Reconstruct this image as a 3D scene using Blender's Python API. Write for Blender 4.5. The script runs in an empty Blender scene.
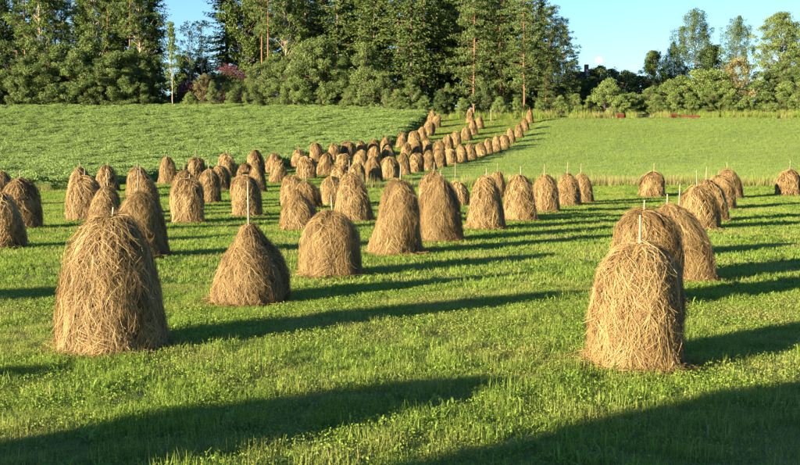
import bpy, math
import numpy as np
from mathutils import Vector

SC = bpy.context.scene
COL = SC.collection
rad = math.radians

# ---------------------------------------------------------------- camera
F = 966.0                      # focal length in photo pixels (800 wide)
CAMH = 2.7
PITCH = math.atan(77.5 / F)
cam = bpy.data.cameras.new('camera')
cam.sensor_width = 36.0
cam.lens = 36.0 * F / 800.0
cam.clip_start = 0.1
cam.clip_end = 9000
camo = bpy.data.objects.new('camera', cam)
camo.location = (0, 0, CAMH)
camo.rotation_euler = (math.pi / 2 - PITCH, 0, 0)
COL.objects.link(camo)
SC.camera = camo

# ---------------------------------------------------------------- light
SUN_EL = 11.2
SUN_TO = Vector((-0.81, -0.586, 0)).normalized()
w = bpy.data.worlds.new('World')
SC.world = w
w.use_nodes = True
nt = w.node_tree
bg = nt.nodes['Background']
sky = nt.nodes.new('ShaderNodeTexSky')
sky.sky_type = 'NISHITA'
sky.sun_disc = False
sky.sun_elevation = rad(SUN_EL)
sky.sun_rotation = math.atan2(SUN_TO.x, SUN_TO.y)
sky.air_density = 1.08
sky.dust_density = 0.0
sky.ozone_density = 4.5
bg.inputs['Strength'].default_value = 0.055
nt.links.new(sky.outputs[0], bg.inputs[0])

sl = bpy.data.lights.new('sun', 'SUN')
sl.energy = 5.0
sl.angle = rad(0.53)
sl.color = (1.0, 0.83, 0.56)
slo = bpy.data.objects.new('sun', sl)
d = Vector((SUN_TO.x * math.cos(rad(SUN_EL)), SUN_TO.y * math.cos(rad(SUN_EL)), math.sin(rad(SUN_EL))))
slo.rotation_euler = d.to_track_quat('Z', 'Y').to_euler()
slo.location = (-40, -40, 60)
COL.objects.link(slo)

SC.view_settings.view_transform = 'Standard'
SC.view_settings.look = 'None'
SC.view_settings.gamma = 1
SC.view_settings.exposure = 2.45
SC.view_settings.use_curve_mapping = False
SC.cycles.max_bounces = 8
SC.cycles.transparent_max_bounces = 8

RNG = np.random.default_rng(7)

# ---------------------------------------------------------------- terrain
PD = np.array([-400, 0, 40, 55, 62, 70, 80, 90, 97, 105, 115, 123, 132, 140, 150, 160, 180, 220, 400, 5000], float)
PZ = np.array([0, 0, .05, .08, .2, .5, .9, 1.35, 1.85, 2.65, 3.8, 5.0, 6.5, 7.85, 9.4, 10.2, 11.0, 12.0, 13., 13.], float)

def _pchip(x, xp, fp):
    h = np.diff(xp); dl = np.diff(fp) / h
    m = np.zeros_like(fp)
    for i in range(1, len(fp) - 1):
        if dl[i-1] * dl[i] > 0:
            w1 = 2*h[i] + h[i-1]; w2 = h[i] + 2*h[i-1]
            m[i] = (w1 + w2) / (w1/dl[i-1] + w2/dl[i])
    x = np.clip(x, xp[0], xp[-1])
    k = np.clip(np.searchsorted(xp, x) - 1, 0, len(h) - 1)
    t = (x - xp[k]) / h[k]
    return ((1 + 2*t)*(1-t)**2*fp[k] + t*(1-t)**2*h[k]*m[k] + t*t*(3-2*t)*fp[k+1] + t*t*(t-1)*h[k]*m[k+1])

def terr(x, y):
    x = np.asarray(x, float); y = np.asarray(y, float)
    z = _pchip(y, PD, PZ)
    z = z + .05*np.sin(x*.21 + 1.3)*np.sin(y*.17 + .4) + .03*np.sin(x*.53 - y*.31)
    z = z + 6.0*np.exp(-((x + 31)/9.)**2 - ((y - 169)/9.)**2)
    return z

CP, SP = math.cos(PITCH), math.sin(PITCH)
def ray(px, py):
    u = px - 400.0; v = py - 232.5
    return np.array([u, F*CP - v*SP, -F*SP - v*CP])
def at_d(px, py, dist):
    r = ray(px, py); k = dist / r[1]
    return np.array([r[0]*k, dist, CAMH + r[2]*k])
def on_ground(px, py, dmax=200, lift=0.0):
    ds = np.arange(4, dmax, .1)
    r = ray(px, py)
    x = r[0]*ds/r[1]; z = CAMH + r[2]*ds/r[1]
    hit = np.nonzero(z <= terr(x, ds) + lift)[0]
    dd = ds[hit[0]] if len(hit) else dmax
    return np.array([r[0]*dd/r[1], dd])
def py_to_z(py, px, dist):
    return at_d(px, py, dist)[2]
def wx(px, dist, py=110):
    return at_d(px, py, dist)[0]

# ---------------------------------------------------------------- materials
def mat(name):
    m = bpy.data.materials.new(name); m.use_nodes = True
    n = m.node_tree.nodes; n.clear()
    out = n.new('ShaderNodeOutputMaterial')
    return m, m.node_tree, out
def ramp(t, stops):
    r = t.nodes.new('ShaderNodeValToRGB')
    e = r.color_ramp.elements
    while len(e) < len(stops): e.new(0.5)
    for k, (p, c) in enumerate(stops):
        e[k].position = p; e[k].color = (*c, 1)
    return r
def noise(t, scale, detail=4, vec=None, rough=.55):
    n = t.nodes.new('ShaderNodeTexNoise')
    n.inputs['Scale'].default_value = scale; n.inputs['Detail'].default_value = detail
    n.inputs['Roughness'].default_value = rough
    if vec is not None: t.links.new(vec, n.inputs['Vector'])
    return n
def mixc(t, a, b, fac, mode='MIX'):
    m = t.nodes.new('ShaderNodeMix'); m.data_type = 'RGBA'; m.blend_type = mode
    for s, v in ((6, a), (7, b)):
        if isinstance(v, tuple): m.inputs[s].default_value = (*v, 1)
        else: t.links.new(v, m.inputs[s])
    if isinstance(fac, (int, float)): m.inputs[0].default_value = fac
    else: t.links.new(fac, m.inputs[0])
    return m.outputs[2]
def geopos(t, scale=None):
    g = t.nodes.new('ShaderNodeNewGeometry')
    if scale is None: return g.outputs['Position']
    mp = t.nodes.new('ShaderNodeMapping')
    mp.inputs['Scale'].default_value = scale
    t.links.new(g.outputs['Position'], mp.inputs[0])
    return mp.outputs[0]
def math_n(t, op, a, b):
    m = t.nodes.new('ShaderNodeMath'); m.operation = op
    for k, v in enumerate((a, b)):
        if isinstance(v, (int, float)): m.inputs[k].default_value = v
        else: t.links.new(v, m.inputs[k])
    return m.outputs[0]

def leaf_mat(name, stops, trans=.35, patch=None, patch_scale=.25, rough=.7, rnd=.0, spec=.25, fine=None):
    """foliage: colour from the per-leaf 'tone', optional second colour in patches over the land"""
    m, t, out = mat(name)
    at = t.nodes.new('ShaderNodeAttribute'); at.attribute_name = 'tone'
    fac = at.outputs['Fac']
    if rnd:
        oi = t.nodes.new('ShaderNodeObjectInfo')
        fac = math_n(t, 'ADD', fac, math_n(t, 'MULTIPLY', math_n(t, 'SUBTRACT', oi.outputs['Random'], .5), rnd))
    r = ramp(t, stops); t.links.new(fac, r.inputs[0])
    c = r.outputs[0]
    if patch:
        n = noise(t, patch_scale, 5, geopos(t))
        rr = ramp(t, [(.46, (0, 0, 0)), (.66, (1, 1, 1))]); t.links.new(n.outputs[0], rr.inputs[0])
        c = mixc(t, c, patch, math_n(t, 'MULTIPLY', rr.outputs[0], .7))
    if fine:
        n2 = noise(t, fine[1], 5, geopos(t, fine[2]), .65)
        r2 = ramp(t, [(.42, (0, 0, 0)), (.62, (1, 1, 1))]); t.links.new(n2.outputs[0], r2.inputs[0])
        c = mixc(t, c, fine[0], math_n(t, 'MULTIPLY', r2.outputs[0], .75))
    df = t.nodes.new('ShaderNodeBsdfPrincipled')
    df.inputs['Roughness'].default_value = rough
    df.inputs['Specular IOR Level'].default_value = spec
    tr = t.nodes.new('ShaderNodeBsdfTranslucent')
    t.links.new(c, df.inputs['Base Color']); t.links.new(c, tr.inputs['Color'])
    mx = t.nodes.new('ShaderNodeMixShader'); mx.inputs[0].default_value = trans
    t.links.new(df.outputs[0], mx.inputs[1]); t.links.new(tr.outputs[0], mx.inputs[2])
    t.links.new(mx.outputs[0], out.inputs[0])
    return m
def rough_mat(name, c1, c2, scale=3, bump=.3, rough=.9, vscale=None, c3=None):
    m, t, out = mat(name)
    p = geopos(t, vscale)
    n = noise(t, scale, 6, p)
    r = ramp(t, [(.3, c1), (.7, c2)]); t.links.new(n.outputs[0], r.inputs[0])
    c = r.outputs[0]
    if c3:
        n3 = noise(t, scale*.13, 4, p); r3 = ramp(t, [(.45, (0, 0, 0)), (.65, (1, 1, 1))])
        t.links.new(n3.outputs[0], r3.inputs[0]); c = mixc(t, c, c3, r3.outputs[0])
    b = t.nodes.new('ShaderNodeBsdfPrincipled')
    b.inputs['Roughness'].default_value = rough
    b.inputs['Specular IOR Level'].default_value = .2
    t.links.new(c, b.inputs['Base Color'])
    bp = t.nodes.new('ShaderNodeBump'); bp.inputs['Strength'].default_value = bump; bp.inputs['Distance'].default_value = .05
    t.links.new(n.outputs[0], bp.inputs['Height']); t.links.new(bp.outputs[0], b.inputs['Normal'])
    t.links.new(b.outputs[0], out.inputs[0])
    return m

M = {}
M['ground'] = rough_mat('mown_field_soil', (.06, .085, .014), (.11, .14, .028), 5, .6, c3=(.15, .13, .045))
M['crop_base'] = rough_mat('crop_base', (.07, .11, .02), (.12, .18, .04), 2.5, .8)
M['grain_base'] = rough_mat('grain_base', (.10, .15, .03), (.14, .19, .04), 3, .6)
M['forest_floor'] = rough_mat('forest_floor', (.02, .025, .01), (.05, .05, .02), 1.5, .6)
M['grass'] = leaf_mat('grass_blades', [(0, (.085, .145, .016)), (.35, (.16, .245, .030)), (.7, (.215, .31, .045)), (.93, (.28, .33, .07)), (1, (.38, .34, .15))],
                      .48, (.29, .27, .085), .45, rnd=.25)
M['weed'] = leaf_mat('weed_leaves', [(0, (.10, .175, .02)), (.5, (.165, .265, .035)), (1, (.23, .33, .055))], .48, rnd=.2)
M['crop'] = leaf_mat('crop_leaves', [(0, (.14, .21, .052)), (.5, (.20, .285, .078)), (1, (.265, .345, .115))], .4, rnd=.35,
                     fine=((.10, .165, .038), .30, (.6, 1.5, 1)))  # darker streaks put the low-sun shade of the bumps into the leaf colour
M['grain'] = leaf_mat('grain_blades', [(0, (.12, .19, .037)), (.5, (.167, .24, .053)), (1, (.225, .285, .08))], .42, (.18, .228, .058), .07, rnd=.12,
                      fine=((.14, .20, .04), .12, (.5, 1.6, 1)))
M['drygrass'] = leaf_mat('dry_grass', [(0, (.10, .13, .03)), (.4, (.20, .20, .06)), (.75, (.30, .25, .10)), (1, (.42, .35, .18))], .35, rnd=.3)
M['fireweed'] = leaf_mat('fireweed', [(0, (.05, .07, .02)), (.4, (.075, .045, .028)), (1, (.145, .05, .085))], .3)
M['straw'] = leaf_mat('loose_straw', [(0, (.024, .013, .005)), (.25, (.075, .043, .014)), (.5, (.178, .110, .037)), (.8, (.285, .187, .070)), (1, (.395, .285, .125))], .16, rough=.6, rnd=.12, spec=.3)
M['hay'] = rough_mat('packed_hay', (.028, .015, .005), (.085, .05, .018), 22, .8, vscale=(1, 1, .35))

def bark(name, c1, c2, sc=(6, 6, 1.2)):
    return rough_mat(name, c1, c2, 2.2, .5, vscale=sc)
M['pole'] = rough_mat('weathered_pole', (.15, .12, .085), (.27, .22, .155), 6, .2, vscale=(5, 5, .6))
M['bark_pine'] = bark('pine_bark', (.10, .055, .03), (.21, .115, .06))
M['bark_dark'] = bark('spruce_bark', (.07, .05, .035), (.16, .12, .09))
M['bark_birch'] = bark('birch_bark', (.16, .14, .12), (.62, .58, .50), (1.5, 1.5, 4))
M['bark_grey'] = bark('grey_bark', (.08, .075, .065), (.22, .20, .17), (1.5, 1.5, 4))
M['bark_pale'] = bark('pale_bark', (.26, .20, .14), (.42, .34, .25))

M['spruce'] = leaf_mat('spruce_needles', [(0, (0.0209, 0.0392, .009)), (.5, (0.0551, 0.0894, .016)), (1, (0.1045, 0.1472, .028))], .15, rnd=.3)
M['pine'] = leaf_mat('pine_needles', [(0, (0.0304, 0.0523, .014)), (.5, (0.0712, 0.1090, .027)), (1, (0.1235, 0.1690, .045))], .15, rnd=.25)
M['broad'] = leaf_mat('broad_leaves', [(0, (0.0361, 0.0654, .012)), (.5, (0.0855, 0.1330, .026)), (1, (0.1425, 0.1962, .05))], .3, rnd=.3)
M['shrub'] = leaf_mat('shrub_leaves', [(0, (0.0427, 0.0719, .018)), (.5, (0.0997, 0.1472, .038)), (1, (0.1662, 0.2180, .07))], .3, rnd=.35)
M['willow'] = leaf_mat('willow_leaves', [(0, (0.0522, 0.0850, .018)), (.5, (0.1330, 0.1908, .045)), (1, (0.2090, 0.2725, .085))], .3, rnd=.25)
M['birch'] = leaf_mat('birch_leaves', [(0, (0.0285, 0.0545, .018)), (.5, (0.0627, 0.1036, .034)), (1, (0.1140, 0.1635, .055))], .3, rnd=.2)
M['brownbush'] = leaf_mat('brownish_leaves', [(0, (.07, .062, .02)), (.5, (.16, .145, .05)), (1, (.25, .22, .09))], .25, rnd=.2)
M['darkleaf'] = leaf_mat('dark_leaves', [(0, (.024, .042, .012)), (.5, (.055, .088, .024)), (1, (.10, .14, .04))], .2, rnd=.2)

# ---------------------------------------------------------------- helpers
def mesh_np(name, verts, faces, tone=None, smooth=False, loops=None):
    """verts (N,3); faces: (M,k) int array"""
    me = bpy.data.meshes.new(name)
    verts = np.asarray(verts, np.float32)
    faces = np.asarray(faces, np.int32)
    k = faces.shape[1]
    me.vertices.add(len(verts)); me.vertices.foreach_set('co', verts.ravel())
    me.loops.add(faces.size); me.loops.foreach_set('vertex_index', faces.ravel())
    me.polygons.add(len(faces))
    me.polygons.foreach_set('loop_start', np.arange(0, faces.size, k, dtype=np.int32))
    me.polygons.foreach_set('loop_total', np.full(len(faces), k, np.int32))
    if smooth: me.polygons.foreach_set('use_smooth', np.ones(len(faces), bool))
    if tone is not None:
        a = me.attributes.new('tone', 'FLOAT', 'POINT'); a.data.foreach_set('value', np.asarray(tone, np.float32))
    me.update(calc_edges=True)
    return me
def link(name, me, material=None, parent=None):
    o = bpy.data.objects.new(name, me)
    if material is not None and me is not None and not me.materials: me.materials.append(material)
    COL.objects.link(o)
    if parent is not None: o.parent = parent
    return o
def tag(o, label=None, cat=None, group=None, kind=None):
    if label: o['label'] = label
    if cat: o['category'] = cat
    if group: o['group'] = group
    if kind: o['kind'] = kind
    return o
def empty(name, loc, rz=0, sc=1):
    o = bpy.data.objects.new(name, None); o.empty_display_size = .3
    o.location = [float(v) for v in loc]; o.rotation_euler = (0, 0, rz)
    o.scale = sc if hasattr(sc, '__len__') else (sc, sc, sc)
    COL.objects.link(o); return o

class Bag:
    def __init__(s): s.v = []; s.f = []; s.t = []; s.n = 0
    def add(s, v, f, t):
        v = np.asarray(v); s.v.append(v); s.f.append(np.asarray(f) + s.n)
        s.t.append(np.broadcast_to(t, (len(v),)) if np.ndim(t) <= 1 else t); s.n += len(v)
    def mesh(s, name, smooth=False):
        return mesh_np(name, np.concatenate(s.v), np.concatenate(s.f), np.concatenate(s.t), smooth)

def tube(bag, pts, rads, n=7, tone=.5):
    pts = np.asarray(pts, float); rads = np.asarray(rads, float)
    tan = np.gradient(pts, axis=0); tan /= np.linalg.norm(tan, axis=1)[:, None] + 1e-9
    ref = np.where(np.abs(tan[:, 2:3]) > .9, np.array([[1., 0, 0]]), np.array([[0, 0, 1.]]))
    a = np.cross(tan, ref); a /= np.linalg.norm(a, axis=1)[:, None] + 1e-9
    b = np.cross(tan, a)
    ph = np.arange(n)*2*math.pi/n
    v = pts[:, None] + rads[:, None, None]*(a[:, None]*np.cos(ph)[None, :, None] + b[:, None]*np.sin(ph)[None, :, None])
    m = len(pts); f = []
    for i in range(m-1):
        for j in range(n):
            f.append((i*n+j, i*n+(j+1) % n, (i+1)*n+(j+1) % n, (i+1)*n+j))
    bag.add(v.reshape(-1, 3), f, tone)
    # end cap fan (quads)
    c = (m-1)*n
    bag.add(np.vstack([v[-1], pts[-1:]]), [(j, (j+1) % n, n, n) for j in range(n)] if False else [(0, 1, 2, 3)] + ([(0, 3, 4, 5)] if n >= 6 else []), tone)

def rnd_dirs(g, n):
    v = g.normal(size=(n, 3)); return v/np.linalg.norm(v, axis=1)[:, None]

def leaves(bag, c, size, tone, g, dirs=None, aspect=.6, spread=None):
    """diamond shaped leaf faces at centres c, long axis dirs"""
    n = len(c)
    if dirs is None: dirs = rnd_dirs(g, n)
    o = rnd_dirs(g, n)
    s = np.cross(dirs, o); s /= np.linalg.norm(s, axis=1)[:, None] + 1e-9
    L = np.broadcast_to(size, (n,))[:, None]*g.uniform(.7, 1.3, (n, 1))
    bend = np.cross(s, dirs)*L*g.uniform(-.15, .15, (n, 1))
    v = np.stack([c - dirs*L*.5, c + s*L*aspect*.5 + bend, c + dirs*L*.5, c - s*L*aspect*.5 + bend], 1).reshape(-1, 3)
    f = np.arange(4*n).reshape(n, 4)
    bag.add(v, f, np.repeat(np.broadcast_to(tone, (n,)), 4))

# ---------------------------------------------------------------- ground
def axis(segs):
    out = []
    for a, b, s in segs: out += list(np.arange(a, b, s))
    return np.array(out + [segs[-1][1]], float)
gx = axis([(-3000, -300, 300), (-300, -110, 10), (-110, 110, 1.25), (110, 300, 10), (300, 3000, 300)])
gy = axis([(-3000, -300, 300), (-300, -20, 10), (-20, 220, 1.25), (220, 400, 10), (400, 3000, 260)])
X, Y = np.meshgrid(gx, gy)
def grid_mesh(name, X, Y, Z):
    r, c = X.shape
    i = np.arange(r*c).reshape(r, c)
    f = np.stack([i[:-1, :-1], i[:-1, 1:], i[1:, 1:], i[1:, :-1]], -1).reshape(-1, 4)
    return mesh_np(name, np.stack([X, Y, Z], -1).reshape(-1, 3), f, smooth=True)
ground = link('ground', grid_mesh('ground', X, Y, terr(X, Y)), M['ground'])
tag(ground, 'mown green hay field rising to the forest edge', 'field', kind='structure')

# field boundaries, read off the photograph and laid on the terrain
cb = np.array([on_ground(px, py) for px, py in
               [(0, 191), (70, 189), (115, 185.5), (165, 180), (215, 175.5), (265, 169.5), (300, 162), (335, 154.5), (365, 150), (392, 143), (402, 136), (413, 127), (424, 119.5), (429, 116.5)]])
def crop_front(x):
    return np.interp(x, np.r_[-150, cb[:, 0]], np.r_[cb[0, 1] - 14, cb[:, 1]])
def treeline(x):
    return np.interp(x, [-200, -30, -12, 2, 8, 20, 30, 60, 200], [151, 151, 149, 143, 140.5, 140.5, 140.5, 141, 143])
CROPH = .75
def crop_h(x, y):
    return CROPH + .13*np.sin(x*.8 + 2*np.sin(y*.31) + y*.2)*np.sin(y*1.0 + 1.6*np.sin(x*.33) + .8*np.sin(x*.9)) + .07*np.sin(x*2.1 + y*1.3 + 1.5*np.sin(y*.7))
cxs = np.r_[np.arange(-150, -60, 5.), np.arange(-60, cb[-1, 0], .8)]
rows = 90
CX = np.repeat(cxs[None], rows + 2, 0)
CY = np.zeros_like(CX); CZ = np.zeros_like(CX)
fr = crop_front(cxs) + .25*np.sin(cxs*1.7) + .15*np.sin(cxs*4.1); tb = np.maximum(treeline(cxs) + 1, fr + 1)
for k in range(rows + 1):
    yy = fr + (tb - fr)*(k/rows)
    CY[k+1] = yy; CZ[k+1] = terr(cxs, yy) + crop_h(cxs, yy)
CY[0] = fr - .12; CZ[0] = terr(cxs, fr - .12) - .05
crop = link('crop_field', grid_mesh('crop_field', CX, CY, CZ), M['crop_base'])
tag(crop, 'raised leafy green crop field on the left slope below the forest', 'field', kind='structure')

gl = np.array([on_ground(px, py) for px, py in
               [(330, 188), (395, 182.5), (414, 177.5), (450, 169), (480, 160.5), (505, 153), (521, 142), (533, 131), (541, 124), (547, 119)]])
def grain_back(x):
    return np.minimum(np.interp(x, gl[:, 0], gl[:, 1], right=300), treeline(x) - .5)
def grain_front(x):
    return np.interp(x, [-6, 0, 10, 60], [66.5, 68.5, 70.5, 71.5])
gxs = np.r_[np.arange(gl[0, 0] + .5, 60, .8), np.arange(60, 150, 5.)]
GX = np.repeat(gxs[None], 73, 0); GY = np.zeros_like(GX); GZ = np.zeros_like(GX)
g0 = grain_front(gxs); g1 = np.maximum(grain_back(gxs), g0 + .05)
def grain_h(x, y): return .16 + .03*np.sin(x*.4)*np.sin(y*.5)
for k in range(71):
    yy = g0 + (g1 - g0)*k/70
    GY[k+1] = yy; GZ[k+1] = terr(gxs, yy) + grain_h(gxs, yy)
GY[0] = g0 - .05; GZ[0] = terr(gxs, g0) - .05
GY[72] = g1 + .05; GZ[72] = terr(gxs, g1) - .05
grain = link('grain_field', grid_mesh('grain_field', GX, GY, GZ), M['grain_base'])
tag(grain, 'smooth pale green grain field on the right slope', 'field', kind='structure')

fxs = np.r_[np.arange(-200, -100, 10.), np.arange(-100, 110, 2.), np.arange(110, 201, 10.)]
FX = np.repeat(fxs[None], 24, 0); t0 = treeline(fxs) + 1.5
FY = np.stack([t0 + (230 - t0)*(k/23)**1.5 for k in range(24)])
FZ = terr(FX, FY) + .05
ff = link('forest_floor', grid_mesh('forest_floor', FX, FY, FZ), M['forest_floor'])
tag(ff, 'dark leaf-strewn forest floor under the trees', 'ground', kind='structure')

# ---------------------------------------------------------------- moon
mo = at_d(598.5, 60.5, 2600)
bpy.ops.mesh.primitive_uv_sphere_add(segments=32, ring_count=16, radius=9.8, location=mo)
mn = bpy.context.object; mn.name = 'moon'; mn.data.name = 'moon'
for p in mn.data.polygons: p.use_smooth = True
mm, t, out = mat('moon_surface')
nz = noise(t, .12, 4, geopos(t)); rr = ramp(t, [(.35, (.10, .10, .10)), (.6, (.17, .17, .165))]); t.links.new(nz.outputs[0], rr.inputs[0])
df = t.nodes.new('ShaderNodeBsdfDiffuse'); t.links.new(rr.outputs[0], df.inputs[0])
tp = t.nodes.new('ShaderNodeBsdfTransparent'); ad = t.nodes.new('ShaderNodeAddShader')  # see-through part stands in for airlight over the shaded side of the disc
t.links.new(df.outputs[0], ad.inputs[0]); t.links.new(tp.outputs[0], ad.inputs[1]); t.links.new(ad.outputs[0], out.inputs[0])
mn.data.materials.append(mm)
tag(mn, 'white gibbous moon low in the blue sky above the dark trees', 'moon')

# ---------------------------------------------------------------- haystacks
PROF = {
 'dome': [(0, 1), (.06, .975), (.3, .94), (.55, .88), (.74, .74), (.87, .54), (.955, .30), (1, 0)],
 'round': [(0, 1), (.08, .96), (.3, .94), (.52, .92), (.70, .85), (.81, .79), (.90, .65), (.965, .43), (1, 0)],
 'bell': [(0, 1), (.1, .95), (.3, .86), (.5, .765), (.7, .645), (.85, .51), (.95, .34), (1, 0)],
 'cone': [(0, 1), (.15, .985), (.35, .91), (.53, .76), (.70, .50), (.83, .29), (.92, .20), (.975, .15), (1, 0)],
 'pear': [(0, 1), (.12, .93), (.35, .80), (.55, .72), (.75, .60), (.88, .43), (.96, .24), (1, 0)],
}
def make_stack(loc, H, R, prof, lod, seed, pole_h, pole_off=(0, 0), lean=(0, 0), name='haystack', flare=1.0):
    g = np.random.default_rng(seed)
    root = empty(name, loc)
    P = np.array(PROF[prof])
    tt = np.linspace(0, 1, 60)
    rr = _pchip(tt, P[:, 0], P[:, 1])
    rr = np.where(tt > P[-2, 0], P[-2, 1]*np.sqrt(np.clip(1 - ((tt - P[-2, 0])/(1 - P[-2, 0]))**2, 0, 1)), rr)
    zs = tt*H; rs = rr*R
    # from apex to base, then a little outward over the grass
    zs = zs[::-1]; rs = rs[::-1]
    zs = np.r_[zs, .03, .025]; rs = np.r_[rs, rs[-1] + .03, rs[-1] + .10*flare]
    arc = np.r_[0, np.cumsum(np.hypot(np.diff(zs), np.diff(rs)))]
    S = arc[-1]; Sb = arc[-3]
    k = 7
    am = g.uniform(.010, .04, k)*np.array([1.9, 2.0, 1.6, 1.2, .9, .8, .7]); fq = np.array([1, 2, 3, 4, 5, 7, 9]); ph = g.uniform(0, 6.28, k); tw = g.uniform(-3.0, 3.0, k)
    am2 = g.uniform(.006, .017, 5); fq2 = g.integers(8, 22, 5); ph2 = g.uniform(0, 6.28, 5); tw2 = g.uniform(-14, 14, 5)
    def surf(phi, s):
        z = np.interp(s, arc, zs); r = np.interp(s, arc, rs)
        q = np.zeros_like(phi)
        for a, f, p, w_ in zip(am, fq, ph, tw): q = q + a*np.sin(f*phi + p + w_*s)
        for a, f, p, w_ in zip(am2, fq2, ph2, tw2): q = q + a*np.sin(f*phi + p + w_*s)
        r2 = r*(1 + q*np.clip(s/.25, 0, 1))
        h = z/H
        return np.stack([r2*np.cos(phi) + lean[0]*h**1.5, r2*np.sin(phi) + lean[1]*h**1.5, z*(1 + .25*q)], -1)
    # packed hay
    nphi, ns = {3: (64, 44), 2: (36, 26), 1: (20, 14)}[lod]
    pg, sg = np.meshgrid(np.arange(nphi)*2*math.pi/nphi, np.linspace(.012, Sb, ns))
    V = surf(pg.ravel(), sg.ravel())
    if lod > 1: V += g.normal(size=V.shape)*.006*R
    i = np.arange(nphi*ns).reshape(ns, nphi); j = np.roll(i, -1, 1)
    f = np.stack([i[:-1], i[1:], j[1:], j[:-1]], -1).reshape(-1, 4)
    hay = link('hay_mound', mesh_np('hay_mound', V, f, smooth=True), M['hay'], root)
    # loose straw draped over it
    n, seg, wd = {3: (12500, 4, .0048), 2: (4400, 2, .0108), 1: (1500, 2, .022)}[lod]
    s0 = np.sqrt(g.uniform(0, 1, n*3))*Sb
    rw = np.interp(s0, arc, rs)/R
    keep = g.uniform(0, 1, n*3) < np.clip(rw/np.maximum(s0/Sb, .05), .25, 1.5)/1.5
    s0 = s0[keep][:n]; n = len(s0)
    p0 = g.uniform(0, 2*math.pi, n)
    L = g.uniform(.14, .50, n)*(1.25 if lod == 1 else 1)
    wild = g.uniform(0, 1, n)
    ang = g.normal(0, .22, n) + np.where(wild > .86, g.normal(0, .9, n), 0)
    curl = g.normal(0, .5, n)
    # matted tufts: neighbouring straws that share a direction, a height and a shade
    K = max(20, n//(30 if lod == 3 else 22)); tid = g.integers(0, K, n); intuft = g.uniform(0, 1, n) < .68
    src = g.integers(0, n, K); ts, tp = s0[src], p0[src]
    rt = np.maximum(np.interp(ts, arc, rs), .15)
    s0 = np.where(intuft, np.clip(ts[tid] + g.normal(0, .07, n), .01, Sb), s0)
    p0 = np.where(intuft, tp[tid] + g.normal(0, .055, n)/rt[tid], p0)
    ang = np.where(intuft, g.normal(0, .38, K)[tid] + g.normal(0, .13, n), ang)
    curl = np.where(intuft, g.normal(0, .5, K)[tid] + g.normal(0, .2, n), curl)
    L = np.where(intuft, L*g.uniform(.8, 1.35, K)[tid], L)
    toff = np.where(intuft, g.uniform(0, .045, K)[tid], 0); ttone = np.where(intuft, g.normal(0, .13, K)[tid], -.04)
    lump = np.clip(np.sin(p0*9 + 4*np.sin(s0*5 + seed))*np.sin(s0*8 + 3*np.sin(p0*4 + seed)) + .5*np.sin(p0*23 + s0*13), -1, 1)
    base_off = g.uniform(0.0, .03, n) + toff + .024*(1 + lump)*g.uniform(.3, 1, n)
    lift = np.where(g.uniform(0, 1, n) > .84, g.uniform(.02, .10, n), g.uniform(0, .02, n))
    pts = []
    ss, pp = s0 - L*.35, p0.copy()
    for q in range(seg + 1):
        a = ang + curl*(q/seg - .5)
        sc_ = np.abs(ss)
        fl = np.where(ss < 0, math.pi, 0)
        pt = surf(pp + fl, np.minimum(sc_, S))
        d1 = surf(pp + fl + .02, np.minimum(sc_, S)) - surf(pp + fl - .02, np.minimum(sc_, S))
        d2 = surf(pp + fl, np.minimum(sc_ + .02, S)) - surf(pp + fl, np.maximum(np.minimum(sc_, S) - .02, 0))
        nr = np.cross(d2, d1); nl = np.linalg.norm(nr, axis=1)[:, None] + 1e-9; nr = nr/nl
        flip = np.sign((nr*np.stack([np.cos(pp + fl), np.sin(pp + fl), .6 + 0*pp], -1)).sum(1))[:, None]; nr = nr*flip
        e = (q/seg)
        off = base_off + lift*(2*e - 1)**2*np.where(e > .5, 1, .4)
        pt = pt + nr*off[:, None]
        pt[:, 2] = np.maximum(pt[:, 2], .012)
        pts.append(pt)
        rloc = np.maximum(np.interp(sc_, arc, rs), .12)
        ss = ss + L/seg*np.cos(a); pp = pp + L/seg*np.sin(a)/rloc
    pts = np.stack(pts, 1)
    if lod > 1:                                            # straw fallen on the grass round the foot
        m = n//22; sel = g.integers(0, n, m); a = g.uniform(0, 6.28, m); rb = R*(1.0 + np.abs(g.normal(0, .16, m)))
        c = np.stack([rb*np.cos(a), rb*np.sin(a), g.uniform(.03, .10, m)], -1)
        dv = np.stack([np.cos(a + g.normal(0, 1.1, m)), np.sin(a + g.normal(0, 1.1, m)), g.normal(-.15, .2, m)], -1)
        pts[sel] = c[:, None] + dv[:, None]*(np.linspace(-.5, .5, seg + 1)[None, :, None]*g.uniform(.12, .4, (m, 1, 1)))
        pts[sel, :, 2] = np.maximum(pts[sel, :, 2], .015)
    tan = np.gradient(pts, axis=1)
    vdir = rnd_dirs(g, n)[:, None]*.7 + np.stack([np.cos(p0), np.sin(p0), .3 + 0*p0], -1)[:, None]
    sd = np.cross(tan, vdir); sd /= np.linalg.norm(sd, axis=2)[..., None] + 1e-9
    wv = wd*g.uniform(.5, 1.3, n)[:, None, None]*np.linspace(1, .55, seg + 1)[None, :, None]
    V = np.stack([pts - sd*wv*.5, pts + sd*wv*.5], 2).reshape(-1, 3)
    b = np.arange(n)[:, None]*(seg + 1)*2 + np.arange(seg)[None]*2
    f = np.stack([b, b+1, b+3, b+2], -1).reshape(-1, 4)
    clump = .5 + .5*np.sin(p0*5 + 1.7*s0*4 + seed)*np.sin(p0*13 - s0*6)
    tone = np.clip(g.beta(1.6, 1.6, n)*.78 + .2*clump + base_off*2.0 + .08*lump + ttone - toff*1.2 + {3: .03, 2: .09, 1: .12}[lod], 0, 1)  # lit clumps and shaded gaps put into the tone; lower straws darker
    st = link('loose_straw', mesh_np('loose_straw', V, f, np.repeat(tone, (seg + 1)*2)), M['straw'], hay)
    st['kind'] = 'stuff'
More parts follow.
